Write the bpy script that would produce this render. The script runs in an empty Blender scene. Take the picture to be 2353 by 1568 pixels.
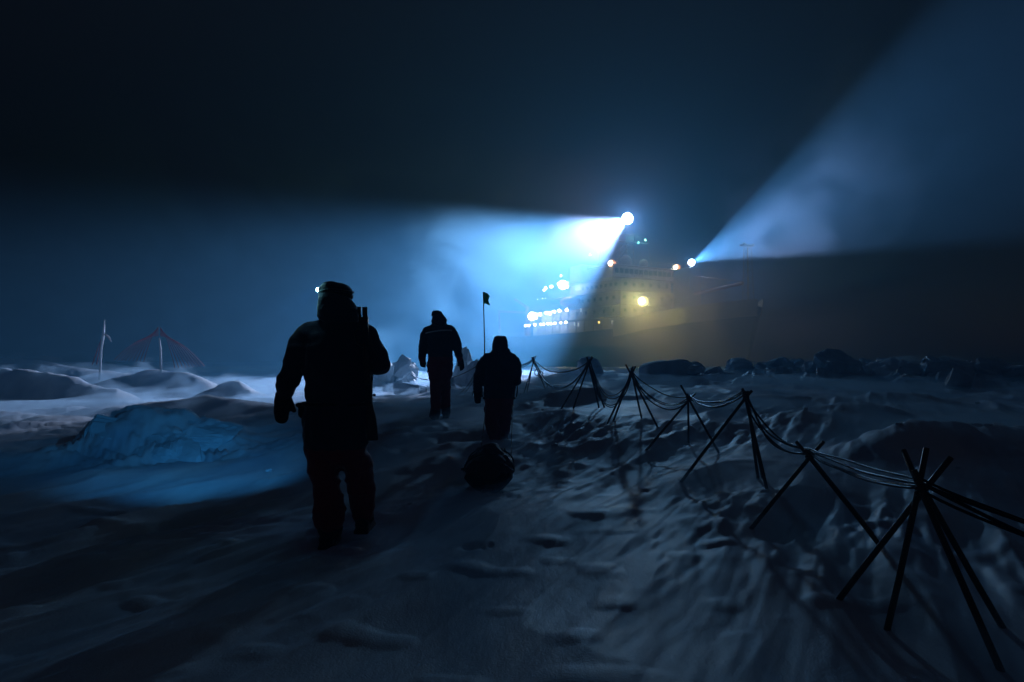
import bpy, bmesh, math, random
import numpy as np
from mathutils import Vector, Matrix, Quaternion
random.seed(7); R = math.radians
S = bpy.context.scene; COL = S.collection

# ------------------------------------------------------------------ camera, sky, exposure
F = 1569.0; CXP = 1176.5; CYP = 784.0           # picture frame 2353 x 1568 units
CAM = Vector((0, 0, 1.4)); PITCH = math.atan(46 / F)
cd = bpy.data.cameras.new('camera'); cam = bpy.data.objects.new('camera', cd); COL.objects.link(cam)
cd.sensor_width = 36; cd.lens = 36 * F / 2353; cd.clip_start = 0.05; cd.clip_end = 3000
cam.location = CAM; cam.rotation_euler = (math.pi/2 + PITCH, 0, 0); S.camera = cam
W = bpy.data.worlds.new('World'); S.world = W; W.use_nodes = True
wn = W.node_tree.nodes; bg = wn['Background']
sky = wn.new('ShaderNodeTexSky'); sky.sky_type = 'NISHITA'; sky.sun_disc = False
sky.sun_elevation = R(-5); sky.sun_rotation = R(30)
W.node_tree.links.new(sky.outputs[0], bg.inputs[0]); bg.inputs[1].default_value = 0.10
ag = wn.new('ShaderNodeBackground'); ag.inputs[0].default_value = (.72, .66, 1, 1); ag.inputs[1].default_value = .0065      # faint purple fill added to lift the black level
ad = wn.new('ShaderNodeAddShader'); W.node_tree.links.new(bg.outputs[0], ad.inputs[0]); W.node_tree.links.new(ag.outputs[0], ad.inputs[1]); W.node_tree.links.new(ad.outputs[0], wn['World Output'].inputs[0])
S.view_settings.view_transform = 'Standard'; S.view_settings.look = 'None'
S.view_settings.exposure = 0.0; S.view_settings.gamma = 1.0
S.cycles.volume_bounces = 0; S.cycles.max_bounces = 5; S.cycles.diffuse_bounces = 2
S.cycles.sample_clamp_indirect = 4.0; S.cycles.volume_step_rate = 2.0; S.cycles.volume_max_steps = 256

HAZE_DENS = 0.0056
HAZE_COL = (0.15, 0.56, 1.0)

# ------------------------------------------------------------------ helpers
def P(px, py, d):
    """world point seen at picture position (px, py) whose world y is d"""
    a = (px - CXP) / F; b = (CYP - py) / F
    dy = math.cos(PITCH) - b * math.sin(PITCH); dz = math.sin(PITCH) + b * math.cos(PITCH)
    k = (d - CAM.y) / dy
    return Vector((a * k, d, CAM.z + dz * k))

def tag(o, label=None, cat=None, group=None, kind=None):
    if label: o['label'] = label
    if cat: o['category'] = cat
    if group: o['group'] = group
    if kind: o['kind'] = kind
    return o
def empty(name, loc, label, cat, group=None, rz=0):
    o = bpy.data.objects.new(name, None); COL.objects.link(o); o.location = loc; o.rotation_euler = (0, 0, rz)
    o.empty_display_size = .1
    return tag(o, label, cat, group)
def link_mesh(name, me, mat, parent=None, smooth=False, world=False):
    if mat is not None:
        for m in (mat if isinstance(mat, (list, tuple)) else [mat]): me.materials.append(m)
    if smooth: me.polygons.foreach_set('use_smooth', [True] * len(me.polygons))
    o = bpy.data.objects.new(name, me); COL.objects.link(o)
    if parent is not None:
        o.parent = parent
        if world: o.matrix_parent_inverse = pworld(parent).inverted()
    return o
def pworld(o):
    m = Matrix.Translation(o.location) @ o.rotation_euler.to_matrix().to_4x4()
    return pworld(o.parent) @ o.matrix_parent_inverse @ m if o.parent else m

class MB:
    def __init__(s): s.v = []; s.f = []
    def add(s, vs, fs):
        n = len(s.v); s.v += [tuple(v) for v in vs]; s.f += [tuple(i + n for i in f) for f in fs]; return s
    def box(s, c, d, M=None, taper=1.0):
        x, y, z = d[0]/2, d[1]/2, d[2]/2; vs = []
        for sz in (-1, 1):
            t = taper if sz > 0 else 1
            for sx, sy in ((-1,-1),(1,-1),(1,1),(-1,1)):
                v = Vector((sx*x*t, sy*y*t, sz*z))
                if M is not None: v = M @ v
                vs.append(v + Vector(c))
        return s.add(vs, [(3,2,1,0),(4,5,6,7),(0,1,5,4),(1,2,6,5),(2,3,7,6),(3,0,4,7)])
    def tube(s, pts, rad, n=8, caps=True, asp=1.0):
        pts = [Vector(p) for p in pts]; rs = rad if isinstance(rad, (list, tuple)) else [rad]*len(pts)
        vs = []; m = len(pts); prev = None
        for i, p in enumerate(pts):
            t = (pts[min(i+1, m-1)] - pts[max(i-1, 0)]).normalized()
            ref = Vector((0, 1, 0)) if abs(t.y) < .85 else Vector((1, 0, 0))
            if prev is None: u = t.cross(ref).normalized()
            else: u = (prev - t * prev.dot(t)).normalized()
            prev = u; w = t.cross(u)
            for k in range(n):
                a = 2*math.pi*k/n
                vs.append(p + u*math.cos(a)*rs[i] + w*math.sin(a)*rs[i]*asp)
        fs = [(i*n+k, i*n+(k+1) % n, (i+1)*n+(k+1) % n, (i+1)*n+k) for i in range(m-1) for k in range(n)]
        if caps: fs += [tuple(reversed(range(n))), tuple(range((m-1)*n, m*n))]
        return s.add(vs, fs)
    def sphere(s, c, r, nu=14, nv=9):
        if not isinstance(r, (tuple, list)): r = (r, r, r)
        vs = [(c[0], c[1], c[2]-r[2])]
        for j in range(1, nv):
            th = math.pi*j/nv
            for k in range(nu):
                a = 2*math.pi*k/nu
                vs.append((c[0]+r[0]*math.sin(th)*math.cos(a), c[1]+r[1]*math.sin(th)*math.sin(a), c[2]-r[2]*math.cos(th)))
        vs.append((c[0], c[1], c[2]+r[2])); L = len(vs)-1; fs = []
        for k in range(nu):
            k2 = (k+1) % nu
            fs.append((0, 1+k2, 1+k))
            for j in range(nv-2): fs.append((1+j*nu+k, 1+j*nu+k2, 1+(j+1)*nu+k2, 1+(j+1)*nu+k))
            fs.append((1+(nv-2)*nu+k, 1+(nv-2)*nu+k2, L))
        return s.add(vs, fs)
    def mesh(s, name):
        me = bpy.data.meshes.new(name); me.from_pydata(s.v, [], s.f); me.update()
        bm = bmesh.new(); bm.from_mesh(me); bmesh.ops.recalc_face_normals(bm, faces=bm.faces); bm.to_mesh(me); bm.free()
        return me
    def build(s, name, mat, parent=None, smooth=False, world=False):
        return link_mesh(name, s.mesh(name), mat, parent, smooth, world)

# ------------------------------------------------------------------ numpy noise
def _h(ix, iy, iz, seed):
    n = (ix*374761393 + iy*668265263 + iz*2147483647 + seed*974634777) & 0xffffffff
    n = ((n ^ (n >> 13)) * 1274126177) & 0xffffffff
    return ((n ^ (n >> 16)) & 0xffff) / 32767.5 - 1.0
def noise3(x, y, z, seed=0):
    x = np.asarray(x, float); y = np.asarray(y, float); z = np.asarray(z, float) + 0*x
    fx, fy, fz = np.floor(x), np.floor(y), np.floor(z)
    ix, iy, iz = fx.astype(np.int64), fy.astype(np.int64), fz.astype(np.int64)
    u, v, w = x-fx, y-fy, z-fz
    u = u*u*u*(u*(u*6-15)+10); v = v*v*v*(v*(v*6-15)+10); w = w*w*w*(w*(w*6-15)+10)
    out = 0
    for a in (0, 1):
        for b in (0, 1):
            for c in (0, 1):
                out = out + _h(ix+a, iy+b, iz+c, seed)*(u if a else 1-u)*(v if b else 1-v)*(w if c else 1-w)
    return out
def noise2(x, y, seed=0):
    x = np.asarray(x, float); y = np.asarray(y, float)
    fx, fy = np.floor(x), np.floor(y); ix, iy = fx.astype(np.int64), fy.astype(np.int64)
    u, v = x-fx, y-fy
    u = u*u*u*(u*(u*6-15)+10); v = v*v*v*(v*(v*6-15)+10)
    h = lambda a, b: _h(ix+a, iy+b, 0*ix+17, seed)
    return (h(0,0)*(1-u)+h(1,0)*u)*(1-v) + (h(0,1)*(1-u)+h(1,1)*u)*v

# ------------------------------------------------------------------ materials
def mat(name, col, rough=.6, metal=0, emit=None, estr=0, bump=0, bscale=20, var=0, spec=.5, vscale=3):
    m = bpy.data.materials.new(name); m.use_nodes = True; nt = m.node_tree; b = nt.nodes['Principled BSDF']
    b.inputs['Base Color'].default_value = (*col, 1); b.inputs['Roughness'].default_value = rough
    b.inputs['Metallic'].default_value = metal; b.inputs['Specular IOR Level'].default_value = spec
    if emit: b.inputs['Emission Color'].default_value = (*emit, 1); b.inputs['Emission Strength'].default_value = estr
    tc = nt.nodes.new('ShaderNodeTexCoord')
    if var:
        n = nt.nodes.new('ShaderNodeTexNoise'); n.inputs['Scale'].default_value = vscale; n.inputs['Detail'].default_value = 5
        r = nt.nodes.new('ShaderNodeValToRGB')
        r.color_ramp.elements[0].position = .3; r.color_ramp.elements[1].position = .7
        r.color_ramp.elements[0].color = (*[c*(1-var) for c in col], 1); r.color_ramp.elements[1].color = (*[min(1, c*(1+var)) for c in col], 1)
        nt.links.new(tc.outputs['Object'], n.inputs['Vector']); nt.links.new(n.outputs[0], r.inputs[0]); nt.links.new(r.outputs[0], b.inputs['Base Color'])
    if bump:
        n = nt.nodes.new('ShaderNodeTexNoise'); n.inputs['Scale'].default_value = bscale; n.inputs['Detail'].default_value = 4
        bp = nt.nodes.new('ShaderNodeBump'); bp.inputs['Strength'].default_value = bump; bp.inputs['Distance'].default_value = .02
        nt.links.new(tc.outputs['Object'], n.inputs['Vector']); nt.links.new(n.outputs[0], bp.inputs['Height']); nt.links.new(bp.outputs[0], b.inputs['Normal'])
    return m
def snow_material():
    m = bpy.data.materials.new('snow'); m.use_nodes = True; nt = m.node_tree; N = nt.nodes; L = nt.links
    b = N['Principled BSDF']; b.inputs['Roughness'].default_value = .55; b.inputs['Specular IOR Level'].default_value = .35
    tc = N.new('ShaderNodeTexCoord'); mp = N.new('ShaderNodeMapping')
    mp.inputs['Rotation'].default_value = (0, 0, R(27)); mp.inputs['Scale'].default_value = (1, .3, 1)
    L.new(tc.outputs['Object'], mp.inputs['Vector'])
    n1 = N.new('ShaderNodeTexNoise'); n1.inputs['Scale'].default_value = 7; n1.inputs['Detail'].default_value = 8; n1.inputs['Roughness'].default_value = .62
    n2 = N.new('ShaderNodeTexNoise'); n2.inputs['Scale'].default_value = 90; n2.inputs['Detail'].default_value = 3
    L.new(mp.outputs[0], n1.inputs['Vector']); L.new(tc.outputs['Object'], n2.inputs['Vector'])
    b1 = N.new('ShaderNodeBump'); b1.inputs['Strength'].default_value = .2; b1.inputs['Distance'].default_value = .05
    b2 = N.new('ShaderNodeBump'); b2.inputs['Strength'].default_value = .45; b2.inputs['Distance'].default_value = .006
    L.new(n1.outputs[0], b1.inputs['Height']); L.new(n2.outputs[0], b2.inputs['Height']); L.new(b1.outputs[0], b2.inputs['Normal']); L.new(b2.outputs[0], b.inputs['Normal'])
    n3 = N.new('ShaderNodeTexNoise'); n3.inputs['Scale'].default_value = 1.3; n3.inputs['Detail'].default_value = 6
    L.new(mp.outputs[0], n3.inputs['Vector']); r = N.new('ShaderNodeValToRGB')
    r.color_ramp.elements[0].position = .35; r.color_ramp.elements[0].color = (.44, .56, .70, 1)
    r.color_ramp.elements[1].position = .62; r.color_ramp.elements[1].color = (.74, .81, .88, 1)
    L.new(n3.outputs[0], r.inputs[0]); L.new(r.outputs[0], b.inputs['Base Color'])
    return m
M_snow = snow_material()
M_ice = mat('ice', (.52, .66, .76), .62, spec=.25, bump=.9, bscale=9, var=.18, vscale=2)
M_pole = mat('bamboo_pole', (.06, .045, .03), .38, bump=.2, bscale=40)
M_cable = mat('cable_rubber', (.008, .008, .009), .38, spec=.25)
M_navy = mat('navy_fabric', (.03, .034, .06), .8, bump=.3, bscale=60, var=.2, spec=.2)
M_red = mat('red_fabric', (.26, .025, .04), .8, bump=.3, bscale=60, var=.2, spec=.2)
M_black = mat('black_fabric', (.010, .010, .013), .75, bump=.3, bscale=80, spec=.2)
M_navy.node_tree.nodes['Principled BSDF'].inputs['Sheen Weight'].default_value = .6; M_navy.node_tree.nodes['Principled BSDF'].inputs['Sheen Roughness'].default_value = .35
M_red.node_tree.nodes['Principled BSDF'].inputs['Sheen Weight'].default_value = .6; M_red.node_tree.nodes['Principled BSDF'].inputs['Sheen Roughness'].default_value = .35
M_black.node_tree.nodes['Principled BSDF'].inputs['Sheen Weight'].default_value = .6; M_black.node_tree.nodes['Principled BSDF'].inputs['Sheen Roughness'].default_value = .35
M_skin = mat('skin', (.42, .26, .2), .5)
M_steel = mat('gun_steel', (.02, .02, .022), .35, metal=.6)
M_wood = mat('gunstock_wood', (.05, .025, .012), .45)
M_refl = mat('reflective_tape', (.75, .78, .8), .3)
M_tarp = mat('pulk_tarp', (.05, .008, .008), .6, bump=.5, bscale=12, var=.3)
M_flag = mat('green_flag', (.01, .16, .06), .7)
M_rope = mat('rope', (.12, .11, .1), .8)
M_redrope = mat('red_net', (.35, .03, .04), .8)

nt_ = M_flag.node_tree; tr = nt_.nodes.new('ShaderNodeBsdfTranslucent'); tr.inputs[0].default_value = (.02, .5, .2, 1); mx_ = nt_.nodes.new('ShaderNodeMixShader'); mx_.inputs[0].default_value = .5
nt_.links.new(nt_.nodes['Principled BSDF'].outputs[0], mx_.inputs[1]); nt_.links.new(tr.outputs[0], mx_.inputs[2]); nt_.links.new(mx_.outputs[0], nt_.nodes['Material Output'].inputs[0])
# ------------------------------------------------------------------ the ship frame
SC = Vector((22.5, 154, 0)); HD = Vector((.515, -.857, 0)).normalized(); PT = Vector((-HD.y, HD.x, 0))
def sw(s, p, z): return SC + HD*s + PT*p + Vector((0, 0, z))
def ship_at(px, py, p):
    """ship coordinates (s, p, z) of the point seen at (px, py) on the fore-and-aft plane at p"""
    k = (px - CXP)/F*1.0
    # the ray: x = k' * y with k' corrected for pitch
    b = (CYP-py)/F; k = k/(math.cos(PITCH)-b*math.sin(PITCH))
    x0 = SC.x + PT.x*p; y0 = SC.y + PT.y*p
    s = (k*y0 - x0)/(HD.x - k*HD.y)
    w = SC + HD*s + PT*p
    return s, p, P(px, py, w.y).z
LAMP1 = sw(*ship_at(1441, 503, 0)); LAMP2 = sw(*ship_at(1590, 603, 8.4))

def cone_axis(A, d1, d2, phi):
    """direction of a cone of half angle phi at A whose outline edges leave A in picture directions d1 and d2"""
    v = (A - CAM).normalized(); c = P_inv(A)
    def pl(d):
        q = (P(c[0]+d[0]*50, c[1]+d[1]*50, A.y) - CAM).normalized()
        return v.cross(q).normalized()
    n1, n2 = pl(d1), pl(d2)
    if n1.dot(P(c[0]+d2[0]*50, c[1]+d2[1]*50, A.y)-A) < 0: n1 = -n1
    if n2.dot(P(c[0]+d1[0]*50, c[1]+d1[1]*50, A.y)-A) < 0: n2 = -n2
    bis = (n1 + n2).normalized()
    s = math.sin(phi)/bis.dot(n1)
    return (bis*s - v*math.sqrt(max(0, 1-s*s))).normalized()
def P_inv(w):
    r = w - CAM; f = r.y*math.cos(PITCH)+r.z*math.sin(PITCH); u = -r.y*math.sin(PITCH)+r.z*math.cos(PITCH)
    return CXP+F*r.x/f, CYP-F*u/f

def lamp(name, kind, loc, col, power, radius=.3, parent=None, direction=None, angle=None, blend=.1):
    l = bpy.data.lights.new(name, kind); l.color = col; l.energy = power; l.shadow_soft_size = radius
    o = bpy.data.objects.new(name, l); COL.objects.link(o); o.location = loc
    if kind == 'SPOT':
        l.spot_size = angle; l.spot_blend = blend
    if direction is not None:
        o.rotation_mode = 'QUATERNION'; o.rotation_quaternion = Vector(direction).to_track_quat('-Z', 'Y')
    if parent is not None: o.parent = parent; o.matrix_parent_inverse = pworld(parent).inverted()
    return o
PHI1 = R(5.3); AX1 = cone_axis(LAMP1, (-1, -.01), (-.45, .90), PHI1)
PHI2 = R(8.5); AX2 = cone_axis(LAMP2, (1, -.035), (.66, -.76), PHI2)

# ------------------------------------------------------------------ snow ground
CTRL = [(773, 1245, 5.3, 0), (1176, 1568, 2.9, 0), (2300, 1540, 3, 0), (0, 1500, 3.2, 0), (300, 1200, 6, 0),
        (1010, 962, 12.3, .365), (930, 943, 13.6, .42), (800, 950, 13.6, .30), (1050, 940, 13.5, .40), (1145, 1035, 11, -.02), (1125, 1125, 7.4, 0),
        (930, 0, 18, .1), (930, 0, 24, -.15), (600, 0, 24, -.2), (0, 0, 24, -.25), (500, 0, 16, -.05), (0, 0, 15, .1), (1050, 0, 30, -.15),
        (2115, 0, 3.6, 0), (1860, 0, 5.5, .0), (1690, 0, 6.9, .13), (1590, 0, 9.8, .15), (1450, 0, 11.4, .35), (1350, 0, 13.3, .52), (1228, 0, 19, .52), (1110, 0, 22, .3),
        (1150, 0, 15, .3), (1300, 0, 9, .02), (1350, 0, 7, 0), (2200, 0, 8, .25), (2300, 0, 12, .2), (1900, 0, 14, .35), (1700, 0, 20, .45), (2200, 0, 22, .3),
        (1500, 0, 30, .4), (2000, 0, 40, .4), (1200, 0, 45, .0), (800, 0, 45, -.2), (300, 0, 45, -.1), (300, 0, 80, .2), (1200, 0, 90, 0), (2000, 0, 90, .2), (450, 0, 9, .0), (200, 0, 9, -.05)]
CU = np.array([((c[0]-CXP)/F*c[2])/(c[2]+3) for c in CTRL]); CV = np.array([math.log(c[2]+3) for c in CTRL]); CZ = np.array([c[3] for c in CTRL])
# mounds: (px, depth, height, width across, width along, turn in degrees)
MOUNDS = [(70, 22, 1.10, 2.3, 1.0, 4), (-120, 22.5, .75, 2.4, 1.6, 0), (215, 21.6, .42, 1.5, .9, -6), (380, 31, .98, 1.9, 1.2, 0), (455, 30.5, .35, 1.2, 1.2, 0), (300, 32, .75, 2.4, 1.6, 5), (520, 27, .58, 1.05, .8, 0), (585, 27, .30, 1.5, 1, 0),
          (150, 38, 1.05, 5.5, 2.4, -4), (-100, 36, 1.15, 4, 3, 0), (430, 17.5, .45, 2.4, 1.1, 0), (60, 14.5, .16, 3, 1, 0), (410, 10.6, .34, 1.0, .66, 12), (300, 10.3, .27, .8, .5, 18), (150, 9.6, .20, 1.3, .5, 24),
          (2130, 8.2, .34, .8, .7, 0), (2320, 8.8, .28, 1.1, .8, 0), (1345, 17, .34, .7, .6, 0), (1290, 19, .2, 1.2, .8, 0), (2000, 13, .2, .9, .8, 0), (2090, 17, .25, 1.4, .8, 0), (1840, 12, .12, .8, .5, 0),
          (1560, 42, .35, 4, 2, 0), (1800, 36, .3, 4, 2, 0), (2000, 34, .3, 4, 2, 0), (2150, 33, .42, 4, 2, 0), (2320, 32, .4, 5, 2, 0), (1370, 46, .7, 3, 2, 0), (910, 38, .35, 3, 2, 0), (1085, 37, .3, 3, 2, 0)]
PITS = []
_r = random.Random(3)
for k in range(5):
    d = _r.uniform(6, 11); px = _r.uniform(900, 1300); PITS.append(((px-CXP)/F*d, d, _r.uniform(.02, .05), _r.uniform(.07, .13), _r.uniform(.05, .09)))
for px, py, w in ((1080, 1262, .14), (1480, 1150, .10)):
    d = 1.4*F/(py-830); PITS.append(((px-CXP)/F*d, d, .07, w*.42, w*.25))
WA = Vector((.46, .89)).normalized()
def ridged(n): return 1 - 2*np.abs(n)
def ground(x, y, fine=True):
    x = np.atleast_1d(np.asarray(x, float)); y = np.atleast_1d(np.asarray(y, float))
    yy = np.abs(y); u = x/(yy+3); v = np.log(yy+3)
    num = np.zeros_like(x); den = np.full_like(x, 1e-4)
    for a, b, z in zip(CU, CV, CZ):
        w = np.exp(-(((u-a)/.07)**2 + ((v-b)/.11)**2)); w2 = np.exp(-(((u-a)/.2)**2 + ((v-b)/.3)**2))*.03
        num += (w+w2)*z; den += w+w2
    z = num/den
    for px, d, h, wx, wy, t in MOUNDS:
        mx = (px-CXP)/F*d; c, s = math.cos(R(t)), math.sin(R(t))
        dx, dy = x-mx, y-d; a = (dx*c+dy*s)/wx; b = (-dx*s+dy*c)/wy
        q = a*a + b*b
        z = z + h*np.exp(-q**1.15*(1+.3*noise2(dx/wx*1.3+5, dy/wy*1.3, 9)))
    if fine:
        a = x*WA.x + y*WA.y; c = x*WA.y - y*WA.x
        wob = noise2(a*.5, c*.5, 21)*.35
        s1 = ridged(noise2(a/3.4, c/1.05+wob, 1)); s2 = ridged(noise2(a/2.1+3, c/.40+wob*1.3, 2)); s3 = noise2(a/1.0, c/.15+wob, 3); s4 = noise2(a/.28, c/.06+wob, 4)
        patch = np.clip(.75+.55*noise2(x/2.7, y/2.7, 5), .1, 1.2)
        z = z + .042*s1*np.clip(yy/5, .6, 2.0) + .042*s2*patch + .036*s3*patch*patch + .014*s4*patch*patch
        z = z + .05*noise2(x/1.6, y/1.6, 6) + .022*np.maximum(0, noise2(x/.3, y/.22, 8)-.35)*patch*2
        far = np.clip((yy-22)/25, 0, 1); z = z + far*(.22*noise2(x/4, y/4, 7) + .12*noise2(x/1.5, y/1.5, 11))
        rg = np.clip((yy-25)/4, 0, 1)*np.clip((47-yy)/6, 0, 1)*np.clip((x-4)/5, 0, 1)     # broken ridge far right
        z = z + rg*(.34*np.maximum(0, ridged(noise2(x/1.5, y/1.9, 61))) + .26*np.maximum(0, ridged(noise2(x/.6, y/.8, 62))) - .1)
        sl = np.exp(-(((x+5.2)/1.9)**2 + ((y-10.1)/1.0)**2)**1.5)                      # layered face of the near left drift
        z = z + sl*(.075*ridged(noise2(x/.9+y*.8, y/.16+x*.9, 71)) + .045*ridged(noise2(x/.35, y/.13+x*1.7, 72)) + .03*noise2(x/.12, y/.1, 73))
        for mx, my, dep, rx, ry in PITS:
            q = ((x-mx)/rx)**2 + ((y-my)/ry/1.6)**2; m = q < 9
            if m.any(): qq = q[m]*(1+.8*noise2((x[m]-mx)*7+mx*9, (y[m]-my)*6, 33)+.4*noise2((x[m]-mx)*19, (y[m]-my)*17+mx, 34)); z[m] = z[m] - dep*.62*np.exp(-np.abs(qq)**1.1)
    return z
def gz(x, y): return float(ground(x, y)[0])
def on_ground(px, py, dmin=2.0, dmax=90):
    """first point of the snow met by the ray through (px, py)"""
    ds = np.exp(np.linspace(math.log(dmin), math.log(dmax), 1400)); p0 = P(px, py, 1.0)
    t = ds; xs = p0.x*t; zs = CAM.z + (p0.z-CAM.z)*t; g = ground(xs, ds)
    i = int(np.argmax(zs <= g)) if (zs <= g).any() else len(ds)-1
    return Vector((xs[i], ds[i], g[i]))

def build_ground():
    rr = np.concatenate([np.linspace(.4, 1.9, 16)[:-1], np.exp(np.linspace(math.log(1.9), math.log(140), 640)), [160, 190, 240, 320, 450, 700, 1100]])
    f0 = R(50); th = np.concatenate([np.linspace(-math.pi, -f0, 50)[:-1], np.linspace(-f0, f0, 760), np.linspace(f0, math.pi, 50)[1:-1]])
    nr, nt = len(rr), len(th)
    RR, TH = np.meshgrid(rr, th, indexing='ij'); X = RR*np.sin(TH); Y = RR*np.cos(TH)
    Z = ground(X.ravel(), Y.ravel()).reshape(X.shape)
    fade = np.clip((RR-120)/150, 0, 1); Z = Z*(1-fade)
    V = np.stack([X, Y, Z], -1).reshape(-1, 3); cz = gz(0, 0)
    V = np.vstack([V, [[0, 0, cz]]])
    i = np.arange(nr-1)[:, None]; j = np.arange(nt)[None, :]; j2 = (j+1) % nt
    Q = np.stack([i*nt+j, (i+1)*nt+j, (i+1)*nt+j2, i*nt+j2], -1).reshape(-1, 4)
    T = np.stack([np.full(nt, nr*nt), np.arange(nt), (np.arange(nt)+1) % nt], -1)
    me = bpy.data.meshes.new('snow_ground')
    me.vertices.add(len(V)); me.vertices.foreach_set('co', V.ravel())
    li = np.concatenate([Q.ravel(), T.ravel()]); me.loops.add(len(li)); me.loops.foreach_set('vertex_index', li)
    ls = np.concatenate([np.arange(len(Q))*4, len(Q)*4+np.arange(len(T))*3])
    me.polygons.add(len(ls)); me.polygons.foreach_set('loop_start', ls)
    me.update(calc_edges=True); me.validate()
    bm = bmesh.new(); bm.from_mesh(me); up = sum(f.normal.z for f in list(bm.faces)[:2000])
    if up < 0: bmesh.ops.reverse_faces(bm, faces=bm.faces)
    bm.to_mesh(me); bm.free()
    o = link_mesh('snow_ground', me, M_snow, smooth=True); tag(o, kind='structure')
build_ground()

# ------------------------------------------------------------------ ice blocks
def ice_mesh(seed, dims, cuts=9, rough=.05, sub=4):
    rnd = random.Random(seed); bm = bmesh.new(); bmesh.ops.create_icosphere(bm, subdivisions=sub, radius=1)
    co = np.array([v.co[:] for v in bm.verts]); co = np.sign(co)*np.abs(co)**.40
    for k in range(cuts):
        n = np.array([rnd.gauss(0, 1), rnd.gauss(0, 1), rnd.gauss(0, .8)]); n /= np.linalg.norm(n)
        dd = rnd.uniform(.52, .98); t = co@n; m = t > dd; co[m] -= np.outer((t[m]-dd)*.98, n)
    c = co*np.array(dims)
    s = max(dims)
    nz = noise3(c[:,0]/s*3+seed, c[:,1]/s*3, c[:,2]/s*3, seed) + .6*ridged(noise3(c[:,0]/s*6+seed, c[:,1]/s*6, c[:,2]/s*6, seed+1)) + .35*noise3(c[:,0]/s*16+seed, c[:,1]/s*16, c[:,2]/s*16, seed+2)
    nrm = co/np.maximum(1e-6, np.linalg.norm(co, axis=1))[:, None]
    c = c + nrm*(nz*rough*s)[:, None]
    for v, q in zip(bm.verts, c): v.co = q
    me = bpy.data.meshes.new('ice_block'); bm.to_mesh(me); bm.free(); return me
def ice(px, d, dims, seed, label, zoff=None, rot=(0, 0, 0), name='ice_block', group=None, m=None, z=None, cuts=14, rough=.075, sub=4):
    x = (px-CXP)/F*d; g = gz(x, d)
    o = link_mesh(name, ice_mesh(seed, dims, cuts, rough, sub), m or M_ice)
    o.location = (x, d, z if z is not None else g + (zoff if zoff is not None else dims[2]*.35)); o.rotation_euler = [R(a) for a in rot]
    return tag(o, label, 'ice block', group)
# slabs breaking out of the near drift on the left
GS = 'ice slabs in the near left drift'
for a in ((455, 10.35, (.78, .40, .16), 11, 'broad tilted ice slab under the drift crest, rightmost of the cyan-lit slabs', (30, 4, 6), -.14),
          (352, 9.75, (.80, .42, .15), 12, 'cyan-lit ice slab below the drift crest, nearest the camera and the lowest', (38, -6, -8), -.13),
          (245, 9.95, (.50, .34, .18), 13, 'upright jagged ice slab at the left end of the cyan-lit drift', (40, 10, 16), -.15),
          (350, 10.35, (.62, .30, .13), 14, 'narrow ice slab wedged high between the larger cyan-lit slabs', (24, 8, 8), -.12)):
    ice(a[0], a[1], a[2], a[3], a[4], rot=a[5], name='ice_slab', zoff=a[6]-.07, group=GS, cuts=12, rough=.06)
# ridge behind the walkers
ice(905, 36, (1.05, .9, 1.15), 21, 'tall notched ice block just right of the rifle muzzle, highest of the backlit ridge', zoff=.5, rot=(0, 12, 30))
ice(876, 35, (.65, .65, 1.2), 22, 'narrow ice block at the shoulder of the nearest walker', zoff=.9, rot=(5, -8, 10))
ice(940, 35, (.8, .8, .7), 23, 'low ice block sloping down beside the middle walker', zoff=.35, rot=(0, 20, 60))
ice(922, 34, (.4, .4, .55), 24, 'pointed ice tooth atop the backlit ridge', zoff=1.25, rot=(0, 25, 20))
ice(1068, 35, (.65, .7, 1.45), 25, 'upright ice block seen between middle walker and flagpole', zoff=.9, rot=(0, -10, 40))
ice(1092, 34, (.8, .8, 1.05), 26, 'rounded ice block with a lit right edge left of the flagpole', zoff=.6, rot=(0, 22, 15))
ice(1122, 35, (.7, .65, .85), 27, 'blue ice block behind the flagpole beside the hooded walker', zoff=.6, rot=(0, 5, 80))
# right hand ridge
ice(1530, 32, (1.15, .8, .72), 31, 'flat-topped dark ice block standing alone in front of the bow', zoff=.28, rot=(0, -5, 6), cuts=2, rough=.03)
ice(1355, 44, (1.4, 1.0, .6), 32, 'faint ice hummock beneath the ship between the far tripods', zoff=.5)
ice(1806, 30, (.52, .5, .42), 33, 'small dark dome of ice right of the fifth tripod', zoff=.15)
ice(1925, 31, (1.35, .9, .95), 34, 'big craggy ice block midway along the right ridge', zoff=.25, rot=(0, 10, 20))
ice(1690, 44, (.7, .6, .75), 35, 'peaked ice block on the skyline right of the flat-topped block', zoff=.75, rot=(0, 30, 10))
ice(2210, 30, (2.4, 1.2, .85), 36, 'long low ice wall at the right end of the ridge', zoff=.2, rot=(0, 3, 0))
_r = random.Random(12)
for k in range(44):
    t = k/43; px = 1500 + 870*t + _r.uniform(-25, 25); d = _r.uniform(29, 46) - 6*t
    sz = _r.uniform(.28, .58)*(1+.2*t)
    ice(px, d, (sz*_r.uniform(.9, 1.9), sz, sz*_r.uniform(.6, 1.1)), 100+k, ('rough snow-dusted ice lump among the rubble between the flat-topped block and the small dome' if px < 1800 else 'rough dark ice lump among the rubble right of the small ice dome' if px < 2100 else 'rough dark ice lump in the rubble at the far right end of the ridge'), zoff=.12+sz*_r.uniform(.1, .5),
        rot=(_r.uniform(-20, 20), _r.uniform(-25, 25), _r.uniform(0, 180)), group='ice rubble along the right ridge', sub=3)
for k in range(16):
    px = _r.uniform(820, 1190); d = _r.uniform(31, 40); sz = _r.uniform(.2, .5)
    ice(px, d, (sz*1.4, sz, sz*.9), 200+k, 'backlit ice lump in the ridge behind the walkers', zoff=sz*.3, rot=(_r.uniform(-20, 20), _r.uniform(-25, 25), _r.uniform(0, 180)), group='ice lumps behind the walkers', sub=3)
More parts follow.
